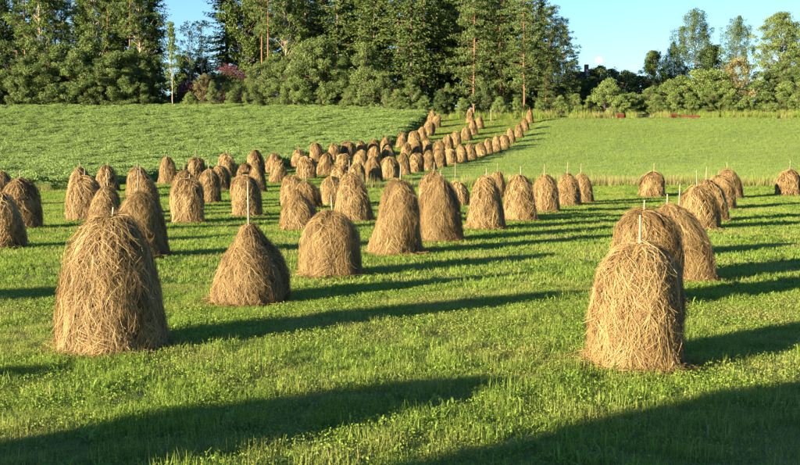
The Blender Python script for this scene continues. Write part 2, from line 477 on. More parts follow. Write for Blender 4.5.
    if pole_h:
        bag = Bag(); top = H + pole_h
        lx, ly = lean[0] + pole_off[0], lean[1] + pole_off[1]
        hz = np.array([-.05, H*.5, H, H + pole_h*.5, top])
        tlt = g.normal(0, .028, 2)
        tube(bag, [(lx + tlt[0]*(q - H), ly + tlt[1]*(q - H), q) for q in hz], np.array([.030, .028, .025, .022, .018])*(.85 if lod == 3 else .95), 7)
        link('pole', bag.mesh('pole', True), M['pole'], root)
    return root

ORD = ['first', 'second', 'third', 'fourth', 'fifth', 'sixth', 'seventh', 'eighth', 'ninth', 'tenth', 'eleventh', 'twelfth', 'thirteenth',
       'fourteenth', 'fifteenth', 'sixteenth', 'seventeenth', 'eighteenth', 'nineteenth', 'twentieth', 'twenty-first', 'twenty-second', 'twenty-third', 'twenty-fourth', 'twenty-fifth', 'twenty-sixth'] + [a + b for a in ('twenty-', 'thirty-') for b in ('seventh', 'eighth', 'ninth')]
# photo pixels: x, top y, base y, width, pole top y (0 none), pole x, profile, label
NEAR = [
 (112, 218, 352, 110, 207, 117, 'bell', 'largest tall bell-shaped haystack in the left foreground'),
 (636, 247, 369, 96, 215, 636.5, 'round', 'broad round-topped haystack in the right foreground, pole above it'),
 (250, 226, 304, 75, 181, 250, 'cone', 'short pointed cone haystack with a long pole, right of the big left haystack'),
 (331, 212.5, 277, 59, 195, 333, 'dome', 'low domed haystack standing alone left of the picture centre'),
 (141, 193, 258, 52, 170, 139, 'dome', 'haystack directly behind the big left foreground haystack, thick pale pole'),
 (397, 181, 255, 52, 164, 400.3, 'bell', 'tall bell-shaped haystack at the picture centre, nearest of the long middle row'),
 (439.5, 178, 242, 41, 170, 440.5, 'dome', 'second haystack of the long middle row, tall with straight sides'),
 (433, 172, 222, 32, 162, 434, 'dome', 'haystack mostly hidden behind the second one of the middle row'),
 (460, 182.5, 206, 19, 162, 455, 'round', 'small low haystack with a long pole just right of the middle-row pair'),
 (485.5, 176.5, 230, 37, 168, 486.5, 'bell', 'third haystack of the long middle row, narrowing to its top'),
 (497, 172, 199, 17, 163, 497, 'bell', 'narrow haystack half hidden behind the third one of the middle row'),
 (519, 176, 221, 34, 166, 520, 'bell', 'fourth haystack of the long middle row, alone on open grass'),
 (545, 175, 212.5, 27, 164, 543.5, 'dome', 'fifth haystack of the long middle row'),
 (568, 174, 206, 24, 162, 567.5, 'dome', 'sixth haystack of the long middle row, left of the last one'),
 (583, 174, 203, 18, 163, 580.5, 'dome', 'last haystack at the right end of the long middle row'),
 (652, 172, 197, 23, 163, 653.5, 'dome', 'small haystack alone before the dry grass strip, right of the middle row'),
 (789, 170, 196, 24, 160, 788.5, 'dome', 'small haystack at the right picture edge before the dry grass'),
 (644, 212, 306, 64, 200, 642.5, 'round', 'round haystack directly behind the right foreground one'),
 (682, 206, 281, 62, 194, 668, 'dome', 'wide drooping haystack behind the right foreground pair, sagging to the right'),
 (683, 217, 256, 40, 184, 677.8, 'dome', 'haystack almost hidden behind the wide drooping one, only its pole showing'),
 (698, 186.5, 230, 40, 170, 695, 'dome', 'nearest haystack of the receding right-hand column'),
 (711, 180, 222, 34, 167, 705.5, 'dome', 'second haystack of the receding right-hand column'),
 (721, 176, 210, 30, 170, 718, 'dome', 'third haystack of the receding right-hand column'),
 (729, 169, 199, 24, 162, 726.5, 'dome', 'farthest haystack of the receding right-hand column'),
 (2, 194, 249, 40, 0, 2, 'dome', 'dark-sided haystack cut by the left picture edge, nearest there'),
 (22, 179, 229, 40, 170, 21.5, 'dome', 'broad haystack near the left edge with a thin pole'),
 (1, 172, 206, 22, 0, 1, 'dome', 'small haystack cut by the left edge behind the broad one'),
 (86, 177, 221, 38, 168, 86.5, 'dome', 'haystack left of the one behind the big foreground haystack, before the crop'),
 (105, 188, 232, 35, 173, 108.5, 'bell', 'squat haystack just behind the top of the big left foreground haystack'),
 (145, 175, 214, 30, 166, 141.5, 'dome', 'haystack hidden below by the thick-poled one on the left'),
 (187, 171, 208, 28, 163, 184.5, 'dome', 'rear haystack of the overlapping pair left of the conical one'),
 (189, 179.5, 223.5, 33, 174, 190, 'round', 'front haystack of the overlapping pair on the left'),
 (209, 170, 203, 23, 159, 209, 'dome', 'upright haystack just right of the overlapping left pair'),
 (248, 176, 217, 29, 0, 248, 'round', 'tall straight haystack right behind the pole of the conical one'),
 (295, 176, 207, 31, 0, 295, 'bell', 'rear left haystack of the leaning trio left of centre'),
 (308, 182, 209, 26, 168, 306.5, 'dome', 'rear right haystack of the leaning trio, pole showing'),
 (301, 191, 231, 38, 0, 301, 'cone', 'front pointed haystack of the leaning trio left of centre'),
 (331, 177, 206, 27, 0, 331, 'dome', 'haystack half hidden behind the flared one left of centre'),
 (354, 173, 222, 41, 160, 349.5, 'pear', 'tall flared haystack left of the central bell-shaped one'),
]
ROW_A = [  # along the leafy crop
 (80, 168, 201, 23, 160, 81), (108, 166, 192, 22, 160, 108.5), (137, 168, 197, 20, 160, 137.5), (168, 157, 185, 20, 154, 168), (196, 158, 184, 20, 151, 196),
 (227, 154, 178.5, 17, 150, 226.5), (256, 150, 175, 16, 148, 255.5), (275, 153, 173, 16, 0, 0), (299, 149, 168, 16, 146, 298.5), (317, 143.5, 163, 13, 0, 0),
 (334, 143.5, 160, 14, 0, 0), (349, 142, 159, 14, 0, 0), (362, 141, 157, 11, 0, 0), (373.5, 139.5, 156, 11, 136, 374), (386, 137.5, 154, 11, 134, 386),
 (402, 133, 148, 11, 0, 0), (414, 131.5, 145, 11, 0, 0), (422, 127, 141, 10, 0, 0), (429, 122, 136, 10, 0, 0), (436, 115, 128, 9, 0, 0), (431.5, 111, 123, 8, 108.5, 432)]
ROW_B = [
 (220, 166, 191, 19, 159, 219), (246, 163, 189, 17, 0, 0), (258, 166, 193, 17, 0, 0), (278, 160, 183.5, 17, 0, 0), (307.5, 157, 179, 18, 0, 0), (326.5, 153, 176, 18, 0, 0),
 (344, 154.5, 171, 15, 0, 0), (361, 150.5, 167, 13, 0, 0), (375, 147, 164, 14, 0, 0), (389, 146, 163, 13, 0, 0), (406.5, 143, 158, 12, 0, 0), (417, 141, 156, 12, 0, 0),
 (428, 138.5, 154, 11, 0, 0), (439, 142, 156, 11, 139, 439), (448, 135, 150, 10, 0, 0), (456, 131.5, 146, 10, 129, 456), (466.5, 126.5, 141, 10, 0, 0), (473.5, 120, 135.5, 9, 0, 0),
 (479.5, 116.5, 129, 8, 113.5, 479.5), (470, 109, 123, 7, 0, 0)]
ROW_C = [
 (340, 165, 184, 17, 0, 0), (357, 163.5, 185.5, 17, 0, 0), (373.5, 156.5, 183.5, 18, 0, 0), (391, 157, 179, 18, 0, 0), (403, 153, 175.5, 14, 0, 0), (416, 154, 173, 14, 0, 0),
 (429, 150.5, 170.5, 14, 0, 0), (440, 149, 168, 13, 0, 0), (451, 147.5, 165, 12, 0, 0), (461.5, 144.5, 162.5, 12, 0, 0), (471, 143, 159.5, 11, 139, 469), (481.5, 143, 156.5, 11, 0, 0),
 (488, 139, 154, 9, 0, 0), (496, 136, 152, 10, 133, 496), (504, 135, 149, 10, 132, 504), (511, 128.6, 144, 9, 0, 0), (519, 123.6, 138, 8, 0, 0), (525, 118.6, 131.5, 8, 0, 0), (530, 110, 123.5, 7, 107, 529.5)]
STACKS = [(s, 'haystacks of the near mown field') for s in NEAR]
for row, txt, grp in ((ROW_A, 'haystack from the left in the rear row along the leafy crop', 'haystacks of the rear row'),
                      (ROW_B, 'haystack from the left in the middle hillside row', 'haystacks of the middle hillside row'),
                      (ROW_C, 'haystack from the left in the front hillside row edging the grain', 'haystacks of the front hillside row')):
    for k, s in enumerate(row):
        pf = ['dome', 'bell', 'round', 'dome', 'pear', 'dome', 'round'][(k*5 + len(txt)) % 7]
        if s[3] < 9.5: pf = 'bell'
        STACKS.append((s + (pf, ORD[k] + ' ' + txt), grp))
for k, ((px, top, base, wd, pt, ppx, pf, lab), grp) in enumerate(STACKS):
    gp = on_ground(px, base)
    gp = gp + np.array([0, .35*wd*gp[1]/F/1.0*.5])         # base line seen is the front foot
    dd = gp[1]
    x = wx(px, dd, base)
    z = float(terr(x, dd))
    R = wd*dd/F/2
    H = py_to_z(top, px, dd) - z
    ph = (py_to_z(pt, px, dd) - z - H) if pt else 0
    lod = 3 if (base - top) > 58 else 2 if (base - top) > 26 else 1
    poff = ((ppx - px)*dd/F if pt else 0, -.05 if (pt and px == 250) else 0)
    g = np.random.default_rng(k + 50)
    lean = g.normal(0, .09, 2)
    if pt: lean[0] = np.clip(poff[0]*.8, -.25, .25); poff = (poff[0] - lean[0], poff[1])
    if 'sagging' in lab: lean = np.array([-.30, 0]); poff = (poff[0] + .0, 0)
    r_ = make_stack((x, dd, z), H, R*(.97 if lod > 1 else 1.06), pf, lod, k + 11, ph, poff, lean)
    tag(r_, lab, 'haystack', grp)
# stacks just outside the left picture edge, whose long shadows cross the foreground
for (x, y, H, R, lab, sd) in ((-6.0, 6.0, 1.75, .82, 'haystack left of the picture, casting the long left foreground shadow', 900),
                              (-10.4, 7.35, 1.6, .7, 'haystack beyond the left edge, its shadow reaching the big left haystack', 903),
                              (-12.9, 14.3, 1.75, .8, 'haystack beyond the left edge, shadowing the grass behind the big left haystack', 904),
                              (-3.45, 4.6, 2.3, .88, 'tall haystack left of the camera, casting the right foreground shadow', 901),
                              (-2.9, 3.5, 2.1, .85, 'haystack beside the camera, darkening the bottom right corner', 902)):
    r_ = make_stack((x, y, float(terr(x, y))), H, R, 'dome', 2, sd, .35)
    tag(r_, lab, 'haystack', 'haystacks of the near mown field')

# lone post at the wood edge
p = on_ground(491, 122); bag = Bag()
tube(bag, [(0, 0, -.1), (.01, 0, .9), (0, .01, 1.75)], [.07, .065, .055], 8)
o = link('post', bag.mesh('post', True), M['pole']); o.location = (p[0], p[1], float(terr(*p)))
tag(o, 'thin grey wooden post standing at the forest edge behind the hillside haystacks', 'post')

# ---------------------------------------------------------------- scattering
def scatter(name, pts, rot, scl, idx, protos, label, cat):
    me = bpy.data.meshes.new(name)
    n = len(pts)
    me.vertices.add(n); me.vertices.foreach_set('co', np.asarray(pts, np.float32).ravel())
    for nm, tp, arr in (('rot', 'FLOAT', rot), ('scl', 'FLOAT', scl), ('idx', 'INT', idx)):
        a = me.attributes.new(nm, tp, 'POINT'); a.data.foreach_set('value', np.asarray(arr, np.float32 if tp == 'FLOAT' else np.int32))
    ob = link(name, me)
    coll = bpy.data.collections.new(name + '_tufts')
    for q, (pm, ma) in enumerate(protos):
        po = bpy.data.objects.new('%s_tuft_%02d' % (name, q), pm); pm.materials.append(ma); coll.objects.link(po)
    ng = bpy.data.node_groups.new(name + '_scatter', 'GeometryNodeTree')
    ng.interface.new_socket('Geometry', in_out='INPUT', socket_type='NodeSocketGeometry')
    ng.interface.new_socket('Geometry', in_out='OUTPUT', socket_type='NodeSocketGeometry')
    N = ng.nodes; L = ng.links
    gi = N.new('NodeGroupInput'); go = N.new('NodeGroupOutput')
    ip = N.new('GeometryNodeInstanceOnPoints'); ci = N.new('GeometryNodeCollectionInfo')
    ci.inputs['Collection'].default_value = coll
    ci.inputs['Separate Children'].default_value = True
    ci.inputs['Reset Children'].default_value = True
    ip.inputs['Pick Instance'].default_value = True
    def na(nm, tp):
        a = N.new('GeometryNodeInputNamedAttribute'); a.data_type = tp; a.inputs['Name'].default_value = nm; return a.outputs[0]
    cx = N.new('ShaderNodeCombineXYZ'); L.new(na('rot', 'FLOAT'), cx.inputs[2])
    L.new(gi.outputs[0], ip.inputs['Points']); L.new(ci.outputs[0], ip.inputs['Instance'])
    L.new(na('idx', 'INT'), ip.inputs['Instance Index'])
    L.new(cx.outputs[0], ip.inputs['Rotation']); L.new(na('scl', 'FLOAT'), ip.inputs['Scale'])
    L.new(ip.outputs[0], go.inputs[0])
    md = ob.modifiers.new('scatter', 'NODES'); md.node_group = ng
    return tag(ob, label, cat, kind='stuff')

def blades(bag, g, n, half, h, wd, lean=.35, tone=(.1, .9), seg=2):
    """n grass blades over a square patch"""
    x = g.uniform(-half, half, n); y = g.uniform(-half, half, n)
    hh = h*g.uniform(.45, 1.25, n); a = g.uniform(0, 6.28, n); ln = hh*np.abs(g.normal(0, lean, n))
    ww = wd*g.uniform(.6, 1.3, n); sa = a + math.pi/2 + g.normal(0, .4, n)
    tn = g.uniform(tone[0], tone[1], n)
    rowsv = []
    for q in range(seg + 1):
        e = q/seg; wq = ww*(1 - .85*e**1.5)
        cx = x + np.cos(a)*ln*e**1.8; cy = y + np.sin(a)*ln*e**1.8; cz = hh*(e - .12*e*e*(ln/hh)) - .01
        rowsv += [np.stack([cx - np.cos(sa)*wq/2, cy - np.sin(sa)*wq/2, cz], -1), np.stack([cx + np.cos(sa)*wq/2, cy + np.sin(sa)*wq/2, cz], -1)]
    V = np.stack(rowsv, 1).reshape(-1, 3)
    b = np.arange(n)[:, None]*(seg + 1)*2 + np.arange(seg)[None]*2
    f = np.stack([b, b+1, b+3, b+2], -1).reshape(-1, 4)
    bag.add(V, f, np.repeat(tn, (seg + 1)*2))
def rosette(bag, g, cx, cy, n, L, wd, up=.6, tone=.6):
    for q in range(n):
        a = g.uniform(0, 6.28); l = L*g.uniform(.6, 1.2); u = g.uniform(.25, 1.0)*up
        e = np.array([0, .35, .7, 1.0]); wq = wd*np.array([.25, .8, 1., .1])*g.uniform(.8, 1.2)
        px = cx + np.cos(a)*l*e; py = cy + np.sin(a)*l*e; pz = l*(u*2*e - u*1.3*e*e) + .005
        V = []
        for k in range(4):
            V += [(px[k] + math.sin(a)*wq[k]/2, py[k] - math.cos(a)*wq[k]/2, pz[k] + .2*wq[k]), (px[k] - math.sin(a)*wq[k]/2, py[k] + math.cos(a)*wq[k]/2, pz[k] + .2*wq[k])]
        bag.add(np.array(V), [(2*k, 2*k+1, 2*k+3, 2*k+2) for k in range(3)], min(1, max(0, tone + g.normal(0, .2))))

g = np.random.default_rng(21)
def patchmesh(name, fn):
    b = Bag(); fn(b); return b.mesh(name)
def clover(b, n, h):
    c = np.stack([g.uniform(-.21, .21, n), g.uniform(-.21, .21, n), g.uniform(.015, h, n)], -1)
    dv = np.stack([g.normal(0, 1, n), g.normal(0, 1, n), g.normal(.25, .45, n)], -1); dv /= np.linalg.norm(dv, axis=1)[:, None]
    leaves(b, c, .022, g.uniform(.15, .8, n), g, dv, .75)
near = []
for q in range(4):
    near.append((patchmesh('grass_tuft', lambda b: (blades(b, g, 130, .22, .05 + .012*q, .0065, .6, (.05, .85)), blades(b, g, 26, .22, .045, .006, .9, (.85, 1.0)), clover(b, 45, .06))), M['grass']))
near.append((patchmesh('clover_tuft', lambda b: (blades(b, g, 80, .22, .055, .006, .6), clover(b, 110, .075))), M['grass']))
near.append((patchmesh('dandelion_tuft', lambda b: (blades(b, g, 60, .2, .07, .006, .5), [rosette(b, g, g.uniform(-.12, .12), g.uniform(-.12, .12), 9, .085, .02, .8) for _ in range(2)])), M['weed']))
near.append((patchmesh('leafy_weed', lambda b: (blades(b, g, 40, .2, .08, .006, .5), [rosette(b, g, g.uniform(-.15, .15), g.uniform(-.15, .15), 7, .10, .018, 1.5, .7) for _ in range(4)])), M['weed']))
near.append((patchmesh('tall_tuft', lambda b: (blades(b, g, 110, .16, .13, .007, .45, (.15, .9)), clover(b, 50, .11))), M['grass']))
near.append((patchmesh('dry_tuft', lambda b: (blades(b, g, 110, .22, .055, .006, .9, (.6, 1.0)), blades(b, g, 50, .22, .07, .006, .5, (.2, .7)))), M['grass']))
def field(y0, y1, step, margin, slope=.47):
    ys = np.arange(y0, y1, step); P = []
    for y in ys:
        hw = slope*max(y, 6) + margin
        xs = np.arange(-hw, hw, step); P.append(np.stack([xs, np.full_like(xs, y)], -1))
    P = np.concatenate(P); return P + g.uniform(-.5, .5, P.shape)*step
def fbm(x, y):
    return (np.sin(x*.9 + 1.7*np.sin(y*.6)) + np.sin(y*1.1 + 1.3*np.sin(x*.7 + 2)) + .7*np.sin(x*2.3 + y*1.9) + .6*np.sin(x*3.7 - y*3.1 + 1))/3.3
P = field(5.0, 20, .22, 2.2)
fb = fbm(P[:, 0], P[:, 1]) + g.normal(0, .35, len(P))
idx = g.integers(0, 4, len(P)); idx = np.where(fb > .33, 8, idx); idx = np.where(fb < -.25, 4, idx)
wr = g.uniform(0, 1, len(P)); pw = np.clip(.30 - (P[:, 1] - 6)*.022, .06, .3)
idx = np.where(wr < pw*.6, 5, idx); idx = np.where(wr > 1 - pw*.45, 6, idx)
idx = np.where((g.uniform(0, 1, len(P)) < np.clip(.34 - (P[:, 1] - 8)*.035, .05, .3)), 7, idx)
sc_ = g.uniform(.7, 1.3, len(P))
scatter('meadow_grass', np.c_[P, terr(P[:, 0], P[:, 1])], g.uniform(0, 6.28, len(P)), sc_, idx, near, 'short lush grass and weeds of the foreground field', 'grass')

midp = []
for q in range(4):
    midp.append((patchmesh('grass_tuft', lambda b: (blades(b, g, 130, .42, .065 + .012*q, .016, .6, (.1, .85)), blades(b, g, 16, .42, .06, .016, .9, (.85, 1.0)))), M['grass']))
midp.append((patchmesh('clover_tuft', lambda b: (blades(b, g, 60, .42, .10, .018, .5, (.3, .9)), [rosette(b, g, g.uniform(-.3, .3), g.uniform(-.3, .3), 6, .14, .045, .8) for _ in range(4)])), M['weed']))
P = field(19.6, 74, .46, 5)
P = P[(P[:, 1] < np.where(P[:, 0] < 0, crop_front(P[:, 0]) - .3, grain_front(P[:, 0]) - .2))]
# mown swath that climbs between crop and grain
Q = []
for y in np.arange(66, 141, .62):
    xs = np.arange(-40, 26, .62); Q.append(np.stack([xs, np.full_like(xs, y)], -1))
Q = np.concatenate(Q) + g.uniform(-.3, .3, (sum(len(q) for q in Q), 2))
incrop = (Q[:, 0] < cb[-1, 0]) & (Q[:, 1] > crop_front(Q[:, 0]) - .3)
ingrain = (Q[:, 0] > gl[0, 0]) & (Q[:, 1] > grain_front(Q[:, 0])) & (Q[:, 1] < grain_back(Q[:, 0]))
Q = Q[~incrop & ~ingrain & (Q[:, 1] < treeline(Q[:, 0]) + 2)]
P = np.r_[P, Q]
idx = g.integers(0, 4, len(P)); idx = np.where(g.uniform(0, 1, len(P)) < .16, 4, idx)
scatter('mown_grass', np.c_[P, terr(P[:, 0], P[:, 1])], g.uniform(0, 6.28, len(P)), g.uniform(.8, 1.3, len(P))*np.where(P[:, 1] > 60, 1.25, 1), idx, midp, 'short bright green grass between the haystack rows', 'grass')

# leafy crop
cp = []
for q in range(4):
    def fn(b):
        n = 300
        c = np.stack([g.normal(0, .34, n), g.normal(0, .34, n), .02 + .20*g.uniform(0, 1, n)**.7], -1); c[:, 2] *= np.exp(-(c[:, 0]**2 + c[:, 1]**2)*1.6)
        leaves(b, c, .09, g.uniform(.15, .85, n), g, None, .7)
    cp.append((patchmesh('crop_plant', fn), M['crop']))
P = []
for y in np.arange(60, 153, .75):
    xs = np.arange(-78, cb[-1, 0] + 1, .75); P.append(np.stack([xs, np.full_like(xs, y)], -1))
P = np.concatenate(P); P = P + g.uniform(-.4, .4, P.shape)
P = P[(P[:, 1] > crop_front(P[:, 0]) + .25) & (P[:, 1] < treeline(P[:, 0]) + .8)]
zc = terr(P[:, 0], P[:, 1]) + crop_h(P[:, 0], P[:, 1]) - .05
# plants hanging over the crop's edge
ex = np.arange(-60, cb[-1, 0], .22); E = np.stack([ex, crop_front(ex) + g.uniform(-.25, .15, len(ex))], -1)
ze = terr(E[:, 0], E[:, 1]) + g.uniform(.05, .75, len(ex))
P2 = np.r_[np.c_[P, zc], np.c_[E, ze]]
scatter('crop_foliage', P2, g.uniform(0, 6.28, len(P2)), g.uniform(.7, 1.35, len(P2)), g.integers(0, 4, len(P2)), cp, 'leafy green foliage of the crop on the left slope', 'crop')

# grain
gp_ = []
for q in range(3):
    gp_.append((patchmesh('grain_tuft', lambda b: blades(b, g, 170, .55, .21, .019, .35, (.25, .8))), M['grain']))
P = []
for y in np.arange(66, 142, .72):
    xs = np.arange(-8, 74, .72); P.append(np.stack([xs, np.full_like(xs, y)], -1))
P = np.concatenate(P); P = P + g.uniform(-.4, .4, P.shape)
P = P[(P[:, 0] > gl[0, 0] + .5) & (P[:, 1] > grain_front(P[:, 0])) & (P[:, 1] < grain_back(P[:, 0]))]
scatter('grain_stalks', np.c_[P, terr(P[:, 0], P[:, 1]) + .06], g.uniform(0, 6.28, len(P)), g.uniform(.85, 1.15, len(P)), g.integers(0, 3, len(P)), gp_, 'fine pale green stalks of the grain field', 'grain')

# dry grass strips
dp = []
for q in range(3):
    def fn(b):
        blades(b, g, 90, .45, .62 + .1*q, .020, .22, (.2, .95)); blades(b, g, 40, .45, .35, .03, .4, (0, .4))
    dp.append((patchmesh('dry_tuft', fn), M['drygrass']))
P = []
xs = np.arange(4, 60, .42); 
for k in range(5): P.append(np.stack([xs + g.uniform(-.3, .3, len(xs)), grain_front(xs) - .1 - .45*k + g.uniform(-.3, .3, len(xs))], -1))
xs = np.arange(-3, 4, .6); P.append(np.stack([xs, grain_front(xs) - .3], -1))
s1 = sum(len(p) for p in P)
xs = np.arange(-50, -2, .55)
for k in range(3): P.append(np.stack([xs + g.uniform(-.3, .3, len(xs)), crop_front(xs) - .6 - .6*k + g.uniform(-.4, .4, len(xs))], -1))
xs = np.arange(-6, 4.6, .5); P.append(np.stack([xs, crop_front(xs) - .4], -1))
s2 = sum(len(p) for p in P)
xs = np.arange(20, 64, .5)
for k in range(5): P.append(np.stack([xs + g.uniform(-.3, .3, len(xs)), treeline(xs) + .1 + .5*k + g.uniform(-.3, .3, len(xs))], -1))
xs = np.arange(4, 21, .6)
for k in range(2): P.append(np.stack([xs + g.uniform(-.3, .3, len(xs)), treeline(xs) + .1 + .5*k], -1))
xs = np.arange(-40, -8, .5)
for k in range(2): P.append(np.stack([xs + g.uniform(-.3, .3, len(xs)), treeline(xs) + 1 + .5*k], -1))
P = np.concatenate(P); n = len(P)
sc_ = g.uniform(.6, 1.2, n); sc_[:s1] *= .95; sc_[s1:s2] *= .75; sc_[s2:] *= 1.25*g.uniform(.4, 1.2, n - s2)
keep = np.ones(n, bool); keep[s1:s2] = fbm(P[s1:s2, 0]*.5, P[s1:s2, 1]*.5) > -.3
keep[s2:] = fbm(P[s2:, 0]*.6, P[s2:, 1]*.2) > -.45
for cpx in (620.5, 673.5, 692): cxx = wx(cpx, 140.5); keep[s2:] &= ~((np.abs(P[s2:, 0] - cxx) < (.75 if cpx < 690 else 1.7)) & (P[s2:, 1] < 142.2))
P = P[keep]; sc_ = sc_[keep]
for q in range(2):
    dp.append((patchmesh('green_tuft', lambda b: (blades(b, g, 110, .5, .6 + .15*q, .026, .3, (.1, .9)), blades(b, g, 30, .5, .7, .02, .3, (.8, 1.0)))), M['grass']))
di = g.integers(0, 3, len(P)); tl = P[:, 1] > 138
gr_ = g.uniform(0, 1, len(P)) < np.where(tl, np.where((P[:, 0] > 28) & (P[:, 0] < 43), .45, .85), np.where(P[:, 0] < 3, .12, .30))
di = np.where(gr_, g.integers(3, 5, len(P)), di)
scatter('tall_dry_grass', np.c_[P, terr(P[:, 0], P[:, 1])], g.uniform(0, 6.28, len(P)), sc_, di, dp, 'tall yellowish dry grass along the field edges', 'grass')

# fireweed on the clearing bank
def fwm(b):
    n = 120
    c = np.stack([g.normal(0, .5, n), g.normal(0, .5, n), g.uniform(.1, 1.5, n)], -1)
    leaves(b, c, .16, np.clip((c[:, 2] - .5), 0, 1), g, np.stack([g.normal(0, .4, n), g.normal(0, .4, n), np.ones(n)], -1), .45)
fw = [(patchmesh('fireweed_plant', fwm), M['fireweed'])]
P = np.r_[np.stack([g.uniform(-30.5, -25, 46), g.uniform(164.5, 166.5, 46)], -1), np.stack([g.uniform(-37, -32.5, 40), g.uniform(158, 163, 40)], -1), np.stack([g.uniform(-28, -25, 16), g.uniform(153.5, 155, 16)], -1)]
scatter('fireweed', np.c_[P, terr(P[:, 0], P[:, 1]) + .3], g.uniform(0, 6.28, len(P)), g.uniform(.8, 1.4, len(P)), np.zeros(len(P)), fw, 'pink flowering fireweed on the clearing between the trees', 'flowers')

# ---------------------------------------------------------------- trees
def bend_line(g, a, b, n=5, amt=.08):
    a = np.array(a, float); b = np.array(b, float); L = np.linalg.norm(b - a)
    t_ = np.linspace(0, 1, n)[:, None]; p = a + (b - a)*t_
    j = g.normal(0, amt*L/ n, (n, 3)).cumsum(0); j -= j[0] + (j[-1] - j[0])*t_
    return p + j
def broad_proto(seed, H, R, base, leaf, nclump, per, trunk_r, droop=0., shape='oval', clr=.8, multi=1):
    """trunk with limbs; leaves gathered in clumps through an uneven crown"""
    g = np.random.default_rng(seed); T = Bag(); C = Bag()
    tops = []
    for s in range(multi):
        off = g.normal(0, .25*R*(multi > 1), 2)
        top = np.array([off[0]*1.5, off[1]*1.5, H*g.uniform(.82, .93)])
        tr = bend_line(g, (off[0]*.3, off[1]*.3, -.15), top, 8, .12)
        tube(T, tr, np.linspace(trunk_r, trunk_r*.2, 8)*(1 if multi == 1 else .6), 7); tops.append(tr)
    cen = []
    lob = g.uniform(0, 6.28, 4); la = g.uniform(.1, .3, 4)
    while len(cen) < nclump:
        h = g.uniform(base, 1.0); e = (h - base)/(1 - base)
        if shape == 'oval': rm = math.sqrt(max(0, 1 - (2*e - .85)**2/1.32))
        elif shape == 'dome': rm = (1 - e**2.2)**.6
        else: rm = (.35 + .65*math.sin(math.pi*min(1, e*1.1 + .12)))*(1 - .35*e)
        a = g.uniform(0, 6.28)
        rm *= 1 + sum(la[k]*math.sin((k + 1)*a + lob[k] + 5*e) for k in range(4))
        rr_ = R*rm*math.sqrt(g.uniform(.12, 1.0))
        cen.append((rr_*math.cos(a), rr_*math.sin(a), h*H, a))
    for (x, y, z, a) in cen:
        tr = tops[g.integers(0, len(tops))]
        zb = max(H*.08, z - np.hypot(x, y)*g.uniform(.5, 1.0) - .3)
        bx = np.interp(zb, tr[:, 2], tr[:, 0]); by = np.interp(zb, tr[:, 2], tr[:, 1])
        tube(T, bend_line(g, (bx, by, zb), (x, y, z), 4, .15), [trunk_r*.28, trunk_r*.2, trunk_r*.13, trunk_r*.06], 4)
        m = int(per*g.uniform(.6, 1.4))
        cr = clr*g.uniform(.65, 1.3)
        off = g.normal(0, 1, (m, 3)); off /= np.linalg.norm(off, axis=1)[:, None]; off *= (g.uniform(0, 1, (m, 1))**.45)*cr
        off[:, 2] *= .7
        if droop: off[:, 2] = off[:, 2]*.6 - np.abs(g.exponential(droop, m))*.8
        c = np.array([x, y, z]) + off
        c[:, 2] = np.maximum(c[:, 2], .1)
        dirs = rnd_dirs(g, m); 
        if droop: dirs[:, 2] -= 1.2; dirs /= np.linalg.norm(dirs, axis=1)[:, None]
        leaves(C, c, leaf, np.clip(g.normal(.5, .2, m) + g.normal(0, .19), 0, 1), g, dirs, .62)
    return T, C
def spruce_proto(seed, H, R, base=.04, dens=1.35):
    g = np.random.default_rng(seed); T = Bag(); C = Bag()
    tr = bend_line(g, (0, 0, -.15), (0, 0, H), 10, .01); tube(T, tr, np.linspace(.24, .02, 10)*H/20, 8)
    z = base*H
    while z < H*.985:
        e = (z - base*H)/(H*(1 - base)); Lm = R*(1 - e)**.78*(.55 + .45*min(1, e*6)) + .18
        for k in range(int(g.integers(5, 8)*dens) + 1):
            a = g.uniform(0, 6.28); L = Lm*g.uniform(.65, 1.18); zz = z + g.uniform(-.3, .3)
            n = max(3, int(L/.30)); s = np.linspace(.12, 1, n)
            dr = g.uniform(.18, .45)*(1.15 - e)
            px = np.cos(a)*L*s; py = np.sin(a)*L*s; pz = zz - L*dr*s + L*.28*s**2.5*(.6 + .8*e)
            if g.uniform() < .35: tube(T, np.stack([px, py, pz], -1)[[0, n//2, n-1]], [.05, .035, .012], 3)
            for rep in range(3):
                c = np.stack([px, py, pz], -1) + g.normal(0, .09, (n, 3))
                sd = (1 if rep % 2 else -1)
                dv = np.stack([np.cos(a + sd*.9) + 0*s, np.sin(a + sd*.9) + 0*s, -.55 + g.normal(0, .3, n)], -1)
                if rep == 2: dv = np.stack([np.cos(a) + 0*s, np.sin(a) + 0*s, -.25 + 0*s], -1)
                dv /= np.linalg.norm(dv, axis=1)[:, None]
                wdt = .46*(1.1 - .5*s)*g.uniform(.8, 1.2)
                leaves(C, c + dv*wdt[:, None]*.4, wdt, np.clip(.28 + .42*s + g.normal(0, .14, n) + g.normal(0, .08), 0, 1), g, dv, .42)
        z += g.uniform(.38, .62)*(1 - .35*e)
    return T, C
